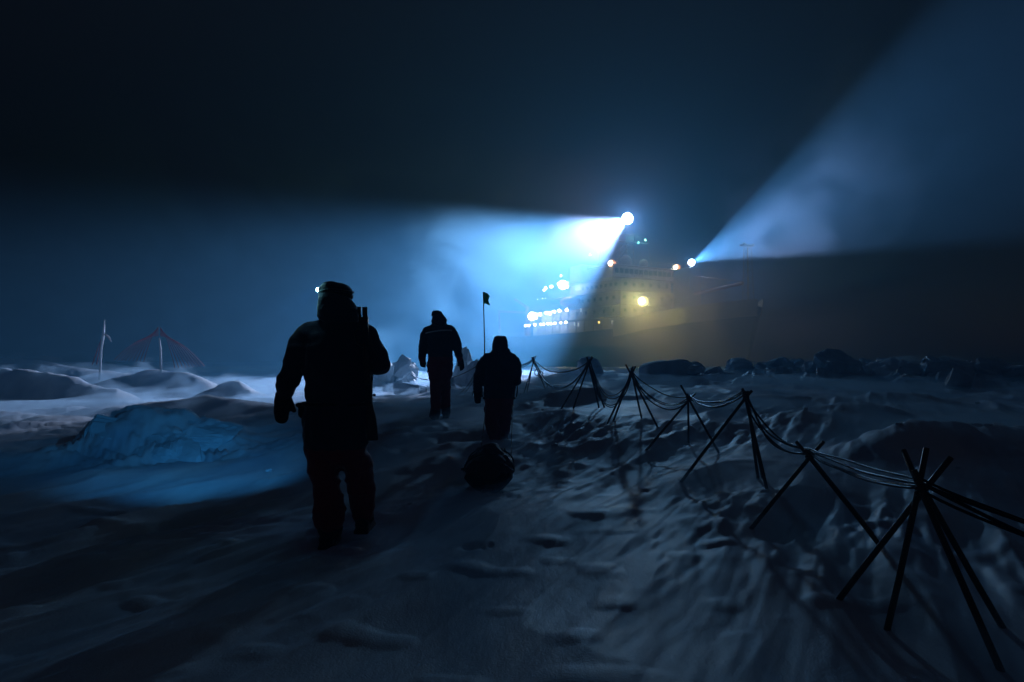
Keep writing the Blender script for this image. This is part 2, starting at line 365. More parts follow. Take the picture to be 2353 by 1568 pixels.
_r = random.Random(5)
for k in range(34):
    d = _r.uniform(6.5, 18); px = _r.uniform(500, 2350) if k > 8 else _r.uniform(620, 1300); sz = _r.uniform(.012, .035)*(1+d/9)
    ice(px, d, (sz*1.6, sz*1.1, sz*.7), 300+k, 'small wind-broken snow chunk lying on the dark snow', zoff=sz*.15, rot=(0, 0, _r.uniform(0, 180)), group='loose snow chunks on the near snow', sub=3, m=M_snow, name='snow_chunk')

# ------------------------------------------------------------------ tripods and cables
GT = 'pole tripods carrying the cables'
# joint (px, py, depth), poles: foot (px, py), tip length beyond the joint
TRI = [
 ('black pole tripod hidden behind the hooded walker, farthest of the row', (1104, 836, 22.5), [((1085, 893), .16), ((1121, 893), .14), ((1110, 884), .12)]),
 ('far black pole tripod with a dangling coil, beside the hooded walker', (1226, 829, 19), [((1204, 904), .14), ((1253, 890), .12), ((1211, 893), .13), ((1262, 880), .12)]),
 ('black pole tripod left of the flat-topped ice block, its poles bunched steeply', (1353, 832, 13.3), [((1290, 929), .11), ((1376, 934), .10), ((1388, 928), .11), ((1318, 900), .12)]),
 ('black pole tripod in front of the flat-topped ice block', (1450, 858, 11.2), [((1395, 975), .13), ((1511, 982), .16), ((1411, 955), .13), ((1474, 955), .1)]),
 ('black pole tripod with one long tip leaning left, under the bow mast', (1583, 917, 9.8), [((1486, 1034), .13), ((1582, 1018), .09), ((1652, 1041), .24)]),
 ('tall narrow-topped black pole tripod at the peak of the cable line', (1714, 909, 6.9), [((1565, 1108), .06), ((1763, 1128), .07), ((1752, 1060), .05), ((1741, 1075), .05)]),
 ('black pole tripod second nearest the camera, cables draped thick on it', (1860, 1047, 5.5), [((1726, 1215), .15), ((2019, 1250), .15), ((2002, 1225), .06)]),
 ('large black pole tripod nearest the camera with three long crossed tips', (2117, 1127, 3.65), [((1928, 1377), .22), ((2039, 1447), .23), ((2299, 1540), .24), ((2303, 1442), .12)])]
JO = []
M_tape = mat('lashing', (.015, .015, .017), .5)
for lab, (jx, jy, jd), poles in TRI:
    J = P(jx, jy, jd); base = Vector((J.x, J.y, gz(J.x, J.y))); JO.append(J)
    t = empty('tripod', base, lab, 'tripod', GT)
    kind0 = jd
    for n, ((fx, fy), tip) in enumerate(poles):
        f = on_ground(fx, fy, max(2, jd*.62), jd*1.5)
        if abs(f.y - jd) > .75: 
            dd = jd + (.5 if f.y > jd else -.5); f = P(fx, fy, dd); f.z = min(f.z, gz(f.x, f.y)+.02)
        u = (J-f).normalized(); off = Vector((math.cos(n*2.1), math.sin(n*2.1), 0))*.016
        r = .0165
        b = MB(); b.tube([f-u*.12, f+(J-f)*.35+off*.2, J+off, J+off*1.6+u*tip], [r*1.05, r, r*.95, r*.9], 10)
        b.build('pole', M_pole, t, smooth=True, world=True)
    b = MB(); u = Vector((0, 0, 1))
    for q in range(3): b.tube([J+Vector((.028*math.cos(a), .028*math.sin(a), -.03+q*.022+.008*math.sin(a*2))) for a in np.linspace(0, 6.28, 14)], .007, 6)
    b.build('lashing', M_tape, t, smooth=True, world=True)
    if jx == 1226:
        b = MB()
        for q in range(2):
            c = J + Vector((.10+.09*q, -.03, -.33-.05*q)); b.tube([c+Vector((.07*math.cos(a), .02*math.sin(a), .09*math.sin(a))) for a in np.linspace(0, 6.3, 18)], .012, 6)
        b.tube([J+Vector((.02, -.03, -.02)), J+Vector((.1, -.03, -.25))], .01, 6); b.build('hanging_coil', M_cable, t, smooth=True, world=True)
# spans between neighbouring tripods: sag in metres for each of the four cables
SAG = [[.22, .30, .28, .26], [.31, .64, .66, .62], [.60, .72, .70, .56], [.15, .27, .36, .30], [.10, .125, .145, .12], [.15, .21, .23, .19], [.035, .055, .065, .015], [.06, .09, .11, .08]]
GC = 'cables draped over the tripods'
CL = ['black power cable on the tripods, slackest strand between the far tripods', 'black power cable on the tripods, lowest strand in the bundle by the nearest tripod',
      'black power cable on the tripods, highest and tautest strand of the bundle', 'black power cable on the tripods, shining strand rising above the bundle at the nearest tripod']
end0 = on_ground(1034, 908, 20, 45); endR = Vector((3.35, 1.75, .32))
for c in range(4):
    order = [1, 2, 0, 3][c]; jit = random.Random(50+c)
    nodes = [end0 + Vector((.12*c, 0, .0))] + [j + Vector((jit.uniform(-.022, .022), jit.uniform(-.02, .02), .012+.014*c)) for j in JO] + [endR + Vector((.0, .05*c, .03*c))]
    pts = []
    for i in range(len(nodes)-1):
        a, b = nodes[i], nodes[i+1]
        sag = ([.35, .30, .4, .32][c]) if i == 0 else SAG[i-1][order]
        if c == 3 and i in (1, 2): sag = SAG[i-1][0]
        n = 22; ph = jit.uniform(0, 6)
        for k in range(n):
            t = k/n; q = a.lerp(b, t); prof = 4*t*(1-t); prof = prof**.85
            if i == 6: prof = 4*t*(1-t)*(1.25-.5*t)
            q.z -= sag*prof; q += Vector((.013*math.sin(ph+t*7), .016*math.cos(ph+t*5), .004*math.sin(ph+t*11)))*min(1, prof*2)
            g = gz(q.x, q.y)+.012
            if q.z < g: q.z = g
            pts.append(q)
    pts.append(nodes[-1])
    b = MB(); b.tube(pts, [.0085, .010, .0085, .0075][c], 8); o = b.build('cable', M_cable, None, smooth=True); tag(o, CL[c], 'cable', GC)
# thin line running on across the lit snow
a, b_ = JO[0], P(886, 828, 44); pts = []
for k in range(41):
    t = k/40; q = a.lerp(b_, t); q.z -= 1.1*4*t*(1-t)*(1-.55*t); pts.append(q)
m = MB(); m.tube(pts, .018, 6); tag(m.build('rope', M_cable, None, smooth=True), 'thin dark rope running left from the hidden tripod behind the middle walker', 'rope')

# ------------------------------------------------------------------ flag pole
x = (1113-CXP)/F*20.0; fz = gz(x, 20.0)
t = empty('flag_pole', (x, 20, fz), 'thin tall pole with a small green flag behind the hooded walker', 'flag pole')
top = P(1110.5, 671, 20)
m = MB(); m.tube([(x, 20, fz-.2), (x+.005, 20, (fz+top.z)/2), top], [.02, .018, .014], 8); m.build('pole', M_pole, t, smooth=True, world=True)
vs = []; fs = []; prof = [(0, 0, -.37), (.25, .02, -.30), (.5, -.01, -.37), (.75, -.1, -.34), (.95, -.02, -.36)]
for i in range(9):
    tt = i/8; w = .19*tt; z1 = -.03*tt - .1*tt*tt; z0 = -.37 + .03*math.sin(tt*6); yy = .03*math.sin(tt*7)
    for j in range(7):
        s = j/6; xx = w*(1-.28*math.sin(s*math.pi*1.0)*tt + (.0 if s < .6 else .12*(s-.6)))
        vs.append(top + Vector((xx+.008, yy+.015*math.sin(s*5), z1+(z0-z1)*s)))
for i in range(8):
    for j in range(6): fs.append((i*7+j, (i+1)*7+j, (i+1)*7+j+1, i*7+j+1))
me = MB().add(vs, fs).mesh('flag'); o = link_mesh('flag', me, M_flag, t, True, True); sd = o.modifiers.new('thick', 'SOLIDIFY'); sd.thickness = .004

# distant poles on the left
a = P(229, 832, 36); g = gz(a.x, a.y); topp = P(240, 735, 36)
t = empty('marker_pole', (a.x, 36, g), 'frosted leaning pole with a streamer, leftmost on the snow ridge', 'pole')
M_frost = mat('frosted_pole', (.62, .66, .7), .7, bump=.6, bscale=8)
m = MB(); m.tube([Vector((a.x, 36, min(g, a.z)-.3)), a.lerp(topp, .3), a.lerp(topp, .65)+Vector((.03, 0, 0)), topp], [.06, .055, .07, .03], 10); m.build('pole', M_frost, t, smooth=True, world=True)
k0 = P(236, 768, 36); m = MB(); m.tube([k0, P(243, 770, 36), P(249, 775, 36), P(256, 786, 36)], [.03, .05, .07, .02], 8); m.build('streamer', mat('streamer', (.5, .42, .42), .8), t, smooth=True, world=True)
m = MB()
for q in ((212, 838), (222, 838)): m.tube([P(234, 775, 36), P(q[0], q[1], 36.4)], .025, 6)
m.build('guy_line', M_redrope, t, world=True)
a = P(371, 829, 30.8); topp = P(366, 777, 30.8); g = gz(a.x, 30.8)
t = empty('guyed_mast', (a.x, 30.8, g), 'short frosted mast with fanned red guy lines on the snow mound', 'mast')
m = MB(); m.tube([Vector((a.x, 30.8, min(a.z, g)-.3)), a.lerp(topp, .5), topp], [.055, .05, .035], 10); m.build('mast', M_frost, t, smooth=True, world=True)
for side in (-1, 1):
    for k in range(9):
        m = MB(); e = P(366+side*(36+k*8.5), 832-k*.5+(14 if side > 0 else 0), 30.8+k*.18); s0 = P(366+side*2, 752+k*2.4, 30.8)
        pts = []
        for q in range(9):
            u = q/8; w = s0.lerp(e, u); w.z += .55*math.sin(u*math.pi)*.5; pts.append(w)
        m.tube(pts, .015, 5); m.build('guy_line', M_redrope, t, world=True)

# ------------------------------------------------------------------ people
def remeshed(mb, voxel, smooth_it=4):
    me = mb.mesh('tmp'); o = bpy.data.objects.new('tmp', me); COL.objects.link(o)
    r = o.modifiers.new('r', 'REMESH'); r.mode = 'VOXEL'; r.voxel_size = voxel
    s = o.modifiers.new('s', 'SMOOTH'); s.iterations = smooth_it; s.factor = .5
    dg = bpy.context.evaluated_depsgraph_get(); out = bpy.data.meshes.new_from_object(o.evaluated_get(dg))
    bpy.data.objects.remove(o); bpy.data.meshes.remove(me)
    return out
def wrinkle(me, amp, seed, sc=9):
    n = len(me.vertices); co = np.zeros(n*3); me.vertices.foreach_get('co', co); co = co.reshape(-1, 3)
    nr = np.zeros(n*3); me.vertices.foreach_get('normal', nr); nr = nr.reshape(-1, 3)
    w = ridged(noise3(co[:,0]*sc, co[:,1]*sc, co[:,2]*sc*1.6, seed))*.6 + .4*noise3(co[:,0]*sc*2.5, co[:,1]*sc*2.5, co[:,2]*sc*3.4, seed+1)
    co += nr*(w*amp)[:, None]; me.vertices.foreach_set('co', co.ravel()); me.update()
def limb(mb, pts, n=18, cap=.62):
    """pts: (point, half width, half depth) - closed, round ended tube"""
    C = [Vector(p[0]) for p in pts]; A = [p[1] for p in pts]; B = [p[2] for p in pts]
    t0 = (C[1]-C[0]).normalized(); t1 = (C[-1]-C[-2]).normalized()
    pre = [(C[0]-t0*A[0]*cap, A[0]*.45, B[0]*.45), (C[0]-t0*A[0]*cap*.56, A[0]*.8, B[0]*.8)]
    post = [(C[-1]+t1*A[-1]*cap*.56, A[-1]*.8, B[-1]*.8), (C[-1]+t1*A[-1]*cap, A[-1]*.45, B[-1]*.45)]
    al = pre + list(zip(C, A, B)) + post
    C = [a[0] for a in al]; vs = []; m = len(al)
    for i, (p, a, b) in enumerate(al):
        t = (C[min(i+1, m-1)]-C[max(i-1, 0)]).normalized(); ref = Vector((0, 1, 0)) if abs(t.y) < .9 else Vector((0, 0, 1))
        u = t.cross(ref).normalized(); w = t.cross(u)
        for k in range(n):
            q = 2*math.pi*k/n; vs.append(p + u*math.cos(q)*a + w*math.sin(q)*b)
    fs = [(i*n+k, i*n+(k+1) % n, (i+1)*n+(k+1) % n, (i+1)*n+k) for i in range(m-1) for k in range(n)]
    fs += [tuple(reversed(range(n))), tuple(range((m-1)*n, m*n))]
    mb.add(vs, fs)

def person(label, conv, sc, depth, spec, hem_z, voxel=.014, rgb=None):
    """conv maps picture-crop coordinates (x, y, forward offset) to world; sc metres per crop unit"""
    base = conv(spec['base'][0], spec['base'][1], 0)
    root = empty('person', base, label, 'person', 'people walking across the snow towards the ship')
    def L(mb, pts, dz=1.0, cap=.62): limb(mb, [(conv(p[0], p[1], p[3] if len(p) > 3 else 0), p[2]*sc*1.05, (p[4] if len(p) > 4 else p[2]*dz)*sc*1.05) for p in pts], cap=cap)
    b = MB()
    for k in ('torso', 'arm_l', 'arm_r', 'leg_l', 'leg_r', 'head'): L(b, spec[k], 1.0)
    for k in ('arm_l', 'arm_r'):                     # sloping shoulders
        a_, h_ = spec[k][0], spec['head'][0]; L(b, [(h_[0], h_[1]-6, h_[2]*.75, 0), ((a_[0]+h_[0])/2, (a_[1]+h_[1])/2-a_[2]*.10, a_[2]*.82, 0), (a_[0], a_[1], a_[2]*.95, 0)])
    hx, hy, hr = spec['face']
    c = conv(hx, hy, 0)
    me = remeshed(b, voxel); wrinkle(me, .019, 31+int(depth*3), 6)
    zc = conv(0, hem_z, 0).z; zh = conv(0, spec['neck'], 0).z
    me.materials.append(M_navy); me.materials.append(M_red); me.materials.append(M_skin)
    n = len(me.polygons); idx = np.zeros(n, np.int32); cen = np.zeros(n*3); me.polygons.foreach_get('center', cen); cen = cen.reshape(-1, 3)
    idx[cen[:, 2] < zc] = 1
    idx[(cen[:, 2] > zh) & (cen[:, 1] > c.y + .02)] = 2
    me.polygons.foreach_set('material_index', idx)
    body = link_mesh('body', me, None, root, True, True)
    # face: nose, brow, mouth, eyes on the far side of the head
    f = MB(); R_ = hr*sc; fy = c.y + R_*1.02
    f.sphere((c.x, fy+.012, c.z-.005), (.016, .022, .026)); f.sphere((c.x, fy-.004, c.z-.045), (.028, .012, .009))
    for s in (-1, 1): f.sphere((c.x+s*.032, fy-.004, c.z+.028), (.014, .010, .008))
    f.build('face', M_skin, root, True, True)
    # hood
    h = MB(); L(h, spec['hood'], cap=.22); me = remeshed(h, .012, 3); wrinkle(me, .006, 77, 12)
    bm = bmesh.new(); bm.from_mesh(me)
    dl = [v for v in bm.verts if v.co.y > c.y + R_*.55 and zh < v.co.z < c.z + .10 and abs(v.co.x-c.x) < .085]
    bmesh.ops.delete(bm, geom=dl, context='VERTS'); bm.to_mesh(me); bm.free()
    link_mesh('hood', me, spec.get('hoodmat', M_navy), root, True, True)
    if 'hat' in spec:
        h = MB(); L(h, spec['hat'], cap=.2); me = remeshed(h, .010, 3); wrinkle(me, .004, 5, 18); link_mesh('hat', me, M_black, root, True, True)
    for side in ('l', 'r'):
        if 'boot_'+side in spec:
            bt = MB(); L(bt, spec['boot_'+side]); q = spec['boot_'+side][-1]; p = conv(q[0], q[1], q[3])
            limb(bt, [((p.x, p.y-.09, p.z-.01), .055, .05), ((p.x, p.y+.05, p.z-.012), .058, .05), ((p.x, p.y+.17, p.z-.025), .052, .038)])
            bt.box((p.x, p.y+.03, p.z-.062), (.115, .31, .03))
            me = remeshed(bt, .011, 3); wrinkle(me, .003, 8, 16); link_mesh('boot', me, M_black, root, True, True)
        if 'mitt_'+side in spec:
            mt = MB()
            for ch in spec['mitt_'+side]: L(mt, ch)
            me = remeshed(mt, spec.get('mv', .009), 2); wrinkle(me, .002, 9, 30); link_mesh(spec.get('mname', 'mitten'), me, M_black, root, True, True)
    return root, L

# nearest walker
K1 = .001465
def c1(x, y, f=0): q = P(569.85 + .43355*x, 606.6 + .43355*y, 5.3); return q + Vector((0, f, 0))
s1 = dict(base=(470, 1470), neck=285, face=(463, 215, 62),
  torso=[(475, 335, 95, 0, 75), (476, 372, 168, 0, 95), (476, 450, 172, 0, 108), (472, 550, 170, 0, 112), (468, 640, 160, 0, 112), (474, 725, 152, 0, 112), (468, 830, 170, 0, 122), (467, 925, 166, 0, 122), (463, 985, 140, 0, 105)],
  arm_l=[(318, 372, 58, 0), (285, 425, 62, 0), (262, 480, 58, .0), (240, 545, 53, .01), (212, 620, 56, .02), (188, 670, 50, .04), (176, 705, 40, .05)],
  arm_r=[(628, 376, 54, 0), (662, 430, 52, -.01), (690, 490, 50, -.03), (699, 535, 52, -.04), (690, 545, 46, .04), (655, 500, 42, .14), (610, 450, 36, .22)],
  leg_l=[(400, 925, 92, 0, 105), (396, 1020, 80, 0, 92), (398, 1085, 78, 0.01, 86), (415, 1160, 66, .02, 74), (420, 1225, 70, .0, 70), (434, 1300, 80, -.02, 76), (440, 1375, 70, -.02, 66)],
  leg_r=[(548, 925, 90, 0, 105), (555, 1010, 66, .04, 88), (568, 1080, 74, .08, 84), (573, 1160, 70, .12, 76), (583, 1235, 68, .16, 72), (585, 1310, 60, .18, 64), (588, 1370, 50, .18, 56)],
  head=[(470, 330, 50), (466, 270, 58), (463, 215, 62, 0, 74), (463, 170, 58, 0, 68)],
  hood=[(478, 300, 100, -.01, 92), (480, 268, 104, -.01, 98), (466, 222, 92, -.01, 96), (461, 190, 84, -.01, 90), (466, 165, 76, -.01, 82)],
  hat=[(464, 178, 87, .01, 92), (465, 150, 83, .01, 90), (467, 128, 79, .01, 84), (470, 112, 66, .01, 70)],
  boot_l=[(440, 1385, 64, -.02, 60), (436, 1430, 58, -.02, 56), (432, 1440, 52, -.02, 52)],
  boot_r=[(588, 1350, 52, .18, 54), (588, 1385, 50, .18, 50), (588, 1392, 48, .18, 46)],
  mitt_l=[[(178, 695, 42, .05, 36), (168, 735, 40, .05, 30), (164, 790, 40, .06, 27), (162, 828, 34, .07, 22)], [(196, 722, 24, .06), (214, 758, 16, .08), (226, 786, 12, .09)]],
  mitt_r=[[(618, 458, 34, .20, 36), (600, 425, 34, .25, 30), (585, 400, 32, .27, 28)], [(600, 430, 14, .27), (590, 410, 12, .30)]])
p1, L1 = person('nearest walker seen from behind in a dark padded suit, headlamp on hat, rifle slung', c1, K1, 5.3, s1, 975)
m = MB(); L1(m, [(308, 760, 34, -.02, 40), (302, 800, 30, -.02, 38)]); m.box(c1(296, 745, -.02), (.085, .12, .03)); me = remeshed(m, .008, 2); link_mesh('hip_pouch', me, M_black, p1, True, True)
m = MB(); pts = [c1(464 + 172*math.cos(a), 742, .118*1.15*math.sin(a)*1.2) for a in np.linspace(0, 2*math.pi, 40)]; m.tube(pts, .018, 8); m.build('belt', M_black, p1, True, True)
hl = MB(); hp = c1(389, 141, -.05); hl.sphere(hp + Vector((.015, 0, 0)), (.03, .026, .022)); pts = [c1(464, 150, .01) + Vector((.129*math.cos(a), .139*math.sin(a), .004*math.sin(3*a))) for a in np.linspace(0, 6.283, 40)]
hl.tube(pts, .010, 6); HLo = hl.build('headlamp', M_black, p1, True, True)
ln = MB(); ln.sphere(hp + Vector((-.010, .004, 0)), (.017, .017, .017)); lo = ln.build('lens', mat('headlamp_lens', (1, 1, 1), .3, emit=(.45, .95, 1), estr=70), HLo, True, True)
tgt = P(390, 1045, 9.5)
lamp('headlamp_light', 'SPOT', hp + Vector((-.07, .03, 0)), (.045, .42, 1.0), 250, .01, HLo, tgt-hp, R(54), 1.0)
lamp('headlamp_glow', 'POINT', hp + Vector((-.05, -.03, 0)), (.25, .8, 1.0), .3, .01, HLo)

# rifle
rt = empty('rifle', c1(650, 925, -.16), 'dark rifle slung muzzle-up on the right shoulder of the nearest walker', 'rifle')
A = lambda y, dx=0, f=-.16: c1(630 + (y-240)*.072 + dx, y, f)
m = MB(); m.tube([A(300, -2), A(700, 0)], .011, 10); m.tube([A(238, 12), A(470, 8)], [.020, .020], 10)
m.box((A(300)+A(345))/2 + Vector((0, 0, 0)), (.070, .034, .10)); m.box(A(252, -17), (.026, .022, .045)); m.tube([A(240, -18), A(300, -14)], [.013, .010], 8); m.build('barrel', M_steel, rt, True, True)
m = MB(); m.tube([A(430), A(470), A(560), A(640)], [.014, .022, .024, .024], 12, asp=1.3); m.build('forend', M_wood, rt, True, True)
m = MB(); m.box(A(680), (.055, .035, .16)); m.tube([A(690, 14), A(690, 26)], .006, 8); m.sphere(A(690, 30), .011); m.build('receiver', M_steel, rt, False, True)
m = MB(); m.tube([A(725), A(765, 2), A(800, 4), A(860, 4), A(922, 2)], [.026, .028, .036, .042, .044], 14, asp=.7); m.build('stock', M_wood, rt, True, True)
m = MB(); pts = [A(440, -10), c1(600, 420, -.15), c1(590, 370, -.14), c1(600, 325, -.02), c1(600, 345, .12), c1(590, 420, .21), c1(640, 560, .12), A(820, -10, -.12)]; m.tube(pts, .012, 6, asp=.3); m.build('sling', M_black, rt, True, True)

# middle walker
K2 = .3166*12.3/F
def c2(x, y, f=0): q = P(919.1 + .3166*x, 661.8 + .3166*y, 12.3); return q + Vector((0, f, 0))
s2 = dict(base=(285, 955), neck=262, face=(270, 228, 33), mname='glove', mv=.006,
  torso=[(283, 278, 60, 0, 44), (285, 305, 92, 0, 56), (287, 370, 94, 0, 64), (290, 450, 86, 0, 64), (292, 520, 86, 0, 62), (289, 590, 90, 0, 66), (289, 640, 82, 0, 60)],
  arm_l=[(203, 312, 36, 0), (180, 360, 36, 0), (166, 420, 34, .0), (161, 480, 28, .03), (160, 530, 22, .06)],
  arm_r=[(370, 312, 36, 0), (394, 360, 34, 0), (413, 420, 33, -.02), (425, 480, 27, .0), (432, 525, 22, .03)],
  leg_l=[(252, 610, 48, 0, 54), (258, 690, 38, -.03, 48), (264, 760, 36, -.06, 42), (265, 830, 36, -.1, 40), (264, 895, 34, -.12, 38)],
  leg_r=[(330, 610, 46, 0, 54), (322, 680, 40, .05, 48), (322, 730, 41, .1, 42), (320, 810, 38, .12, 40), (322, 865, 36, .13, 36)],
  head=[(275, 285, 28), (272, 250, 32), (270, 228, 34, 0, 40), (270, 205, 32, 0, 36)],
  hood=[(280, 262, 52, -.02, 46), (286, 240, 56, -.03, 50), (272, 215, 45, -.01, 46), (266, 208, 38, 0, 40)],
  hat=[(268, 203, 41, .0, 44), (269, 186, 38, .0, 42), (270, 172, 32, .0, 36)],
  boot_l=[(264, 885, 36, -.12, 38), (256, 920, 36, -.12, 36), (252, 938, 34, -.12, 34)],
  boot_r=[(326, 860, 34, .13, 36), (330, 900, 32, .13, 34), (331, 915, 31, .13, 32)],
  mitt_l=[[(160, 522, 23, .06, 22), (158, 545, 19, .07, 15)]] + [[(145+k*9, 548, 6, .07), (147+k*10, 563, 5.6, .09), (152+k*9, 572-abs(k-1.5)*1.5+k*2, 4.8, .07)] for k in range(4)] + [[(176, 535, 7, .08), (182, 556, 5.5, .10)]],
  mitt_r=[[(432, 515, 23, .03, 22), (442, 548, 21, .04, 15)]] + [[(430+k*9.5, 555, 6.4, .04), (436+k*8, 580, 6, .06), (440+k*4.5, 600-k*3, 5, .04)] for k in range(4)] + [[(424, 545, 7, .06), (420, 568, 5.5, .08)]])
p2, L2 = person('middle walker in a maroon and navy suit with a pale reflective stripe across the back', c2, K2, 12.3, s2, 500)
vs = []; fs = []
for i in range(21):
    t_ = i/20; x = 192 + 188*t_; y = 326 - 20*math.sin(t_*1.9)
    q = math.sqrt(max(0, 1-((x-287)/102)**2)); f = -(.060+.088*q)*1.0
    f = -(62*K2*(.30+.72*q)) - .012
    vs += [c2(x, y, f), c2(x, y+9, f-.002)]
    if i: fs.append((2*i-2, 2*i, 2*i+1, 2*i-1))
o = link_mesh('reflective_stripe', MB().add(vs, fs).mesh('reflective_stripe'), M_refl, p2, False, True); sd = o.modifiers.new('t', 'SOLIDIFY'); sd.thickness = .006

# hooded walker
K3 = .3166*11/F
def c3(x, y, f=0): q = P(919.1 + .3166*x, 661.8 + .3166*y, 11.0); return q + Vector((0, f, 0))
s3 = dict(base=(720, 1190), neck=450, face=(726, 408, 38), mname='glove', mv=.006, 
  torso=[(726, 478, 78, 0, 55), (726, 512, 112, 0, 68), (727, 580, 116, 0, 76), (725, 660, 112, 0, 80), (722, 740, 108, 0, 78), (718, 820, 102, 0, 78), (716, 890, 92, 0, 70)],
  arm_l=[(622, 520, 42, 0), (595, 575, 44, 0), (578, 640, 40, .0), (568, 700, 34, .03), (565, 745, 27, .05)],
  arm_r=[(825, 522, 40, 0), (838, 580, 40, 0), (842, 640, 40, -.02), (840, 675, 40, -.02), (820, 680, 34, .08), (790, 650, 27, .18)],
  leg_l=[(672, 870, 60, 0, 66), (666, 940, 52, .0, 60), (672, 1000, 50, .02, 52), (690, 1070, 42, .0, 46), (700, 1130, 36, -.02, 42)],
  leg_r=[(756, 870, 58, 0, 66), (756, 940, 50, .05, 60), (752, 1000, 46, .08, 52), (744, 1070, 40, .12, 44), (740, 1125, 34, .14, 40)],
  head=[(728, 490, 36), (727, 440, 38), (726, 408, 40, 0, 46), (727, 385, 38, 0, 42)],
  hood=[(728, 462, 55, -.01, 52), (726, 430, 57, -.01, 56), (727, 400, 54, -.01, 54), (729, 374, 47, -.01, 48), (729, 356, 41, -.01, 42)],
  boot_l=[(700, 1120, 38, -.02, 42), (700, 1160, 36, -.02, 36), (700, 1168, 34, -.02, 34)],
  boot_r=[(741, 1115, 36, .14, 40), (742, 1145, 34, .14, 34), (742, 1150, 33, .14, 33)],
  mitt_l=[[(564, 728, 34, .05, 28), (564, 760, 30, .05, 22), (562, 790, 27, .06, 17)]] + [[(544+k*12, 795, 8, .06), (546+k*11, 820, 7.5, .08), (551+k*9, 838-abs(k-1)*2, 6.5, .05)] for k in range(4)] + [[(586, 760, 9, .07), (594, 790, 7, .09)]],
  mitt_r=[[(795, 655, 28, .16, 27), (770, 632, 25, .22, 20)]] + [[(760, 618+k*9, 7.5, .24), (745, 622+k*9, 7, .27), (752, 628+k*9, 6, .24)] for k in range(4)] + [[(775, 618, 8, .2), (762, 606, 7, .24)]])
p3, L3 = person('hooded walker in a bulky dark suit hauling a loaded sled on two cords', c3, K3, 11.0, s3, 800)
m = MB(); pts = [c3(720 + 112*math.cos(a), 800, .135*math.sin(a)) for a in np.linspace(0, 2*math.pi, 36)]; m.tube(pts, .02, 8); m.build('harness_belt', M_black, p3, True, True)
m = MB(); m.tube([c3(852, 712, -.03), c3(851, 750, -.03), c3(845, 792, -.03)], [.006, .012, .008], 6); m.build('drawcord', M_black, p3, True, True)
for o_, cnv in ((p1, c1), (p2, c2), (p3, c3)): pass

# ------------------------------------------------------------------ sled with load
sx = (1126-CXP)/F*7.7; sy = 7.75; sg = gz(sx, sy)
sl = empty('pulk_sled', (sx, sy, sg), 'low sled dragged behind the hooded walker under a rounded dark load', 'sled')
m = MB()
rings = []
for i in range(12):
    t_ = i/11; y = -.55 + 1.15*t_; w = .25*(1-.35*max(0, t_-.7)/.3); lift = .16*max(0, t_-.75)/.25 + .03
    rings.append((y, w, lift))
vs = []; fs = []
for y, w, lift in rings:
    for k in range(11):
        a = math.pi*k/10; xx = -w*math.cos(a)*1.02; zz = lift + .17*(abs(math.cos(a))**2.2)
        vs.append((sx+xx, sy+y, sg+zz-.02))
for i in range(11):
    for k in range(10): fs.append((i*11+k, (i+1)*11+k, (i+1)*11+k+1, i*11+k+1))
o = link_mesh('sled_tub', MB().add(vs, fs).mesh('sled_tub'), mat('sled_plastic', (.010, .010, .012), .9, spec=.1), sl, True, True); sd = o.modifiers.new('t', 'SOLIDIFY'); sd.thickness = .012
for s in (-1, 1):
    m = MB(); m.tube([(sx+s*.15, sy-.55, sg+.012), (sx+s*.15, sy+.3, sg+.012), (sx+s*.13, sy+.6, sg+.12)], .014, 8); m.build('runner', M_steel, sl, True, True)
ld = MB(); 
ld.sphere((sx, sy-.05, sg+.22), (.275, .52, .165), 20, 12); ld.sphere((sx+.03, sy-.2, sg+.30), (.17, .26, .13), 20, 12); ld.sphere((sx+.13, sy-.3, sg+.27), (.13, .2, .12)); ld.sphere((sx-.13, sy-.25, sg+.24), (.13, .24, .11)); ld.sphere((sx-.02, sy+.25, sg+.26), (.2, .22, .13)); ld.box((sx-.02, sy+.05, sg+.33), (.22, .3, .12))
ld.sphere((sx+.0, sy-.1, sg+.36), (.15, .24, .13), 20, 12); me = remeshed(ld, .013, 4); wrinkle(me, .022, 44, 7)
lo = link_mesh('load_bag', me, M_tarp, None, True)
tag(lo, 'bulky dark red bag strapped on the sled, seen end-on', 'bag')
m = MB()
for yy in (-.38, -.12, .15):
    pts = [(sx+.270*math.cos(a), sy+yy, sg+.20+.205*math.sin(a)**.8) for a in np.linspace(.05, math.pi-.05, 44)]; m.tube(pts, .007, 6)
m.build('lashing_strap', M_black, sl, True, True)
st = MB(); a0 = P(1060, 1079, 7.35); a1 = P(1084, 1074, 7.4); st.tube([a0, a1, a1+Vector((.25, .2, -.02))], .013, 8); tag(st.build('wooden_stake', M_pole, None, True), 'short dark stake sticking out left of the sled load', 'stake')
hk = MB()
for (x1, y1, x2, y2) in ((1146, 1046, 1162, 1060), (1156, 1066, 1166, 1072), (1166, 1073, 1180, 1081)):
    hk.tube([P(x1, y1, 7.28), P((x1+x2)/2, (y1+y2)/2-1, 7.26), P(x2, y2, 7.28)], .009, 8)
hk.build('metal_buckle', mat('polished_metal', (.6, .6, .62), .18, metal=1), sl, True, True)
for (hx, hy, ex, ey, lab) in ((632, 1020, 1101, 1052, 'thin tow cord from the hooded walker to the left side of the sled'), (816, 870, 1174, 1056, 'thin tow cord from the hooded walker to the right side of the sled')):
    h = c3(hx if hx > 700 else 625, 850, -.05); e = P(ex, ey, 8.2); e.z -= .05
    m = MB(); pts = []
    for k in range(13):
        u = k/12; q = h.lerp(e, u); q.z -= .04*math.sin(u*math.pi); pts.append(q)
    m.tube(pts, .0065, 6); tag(m.build('tow_cord', M_rope, None, True), lab, 'cord', 'tow cords of the sled')

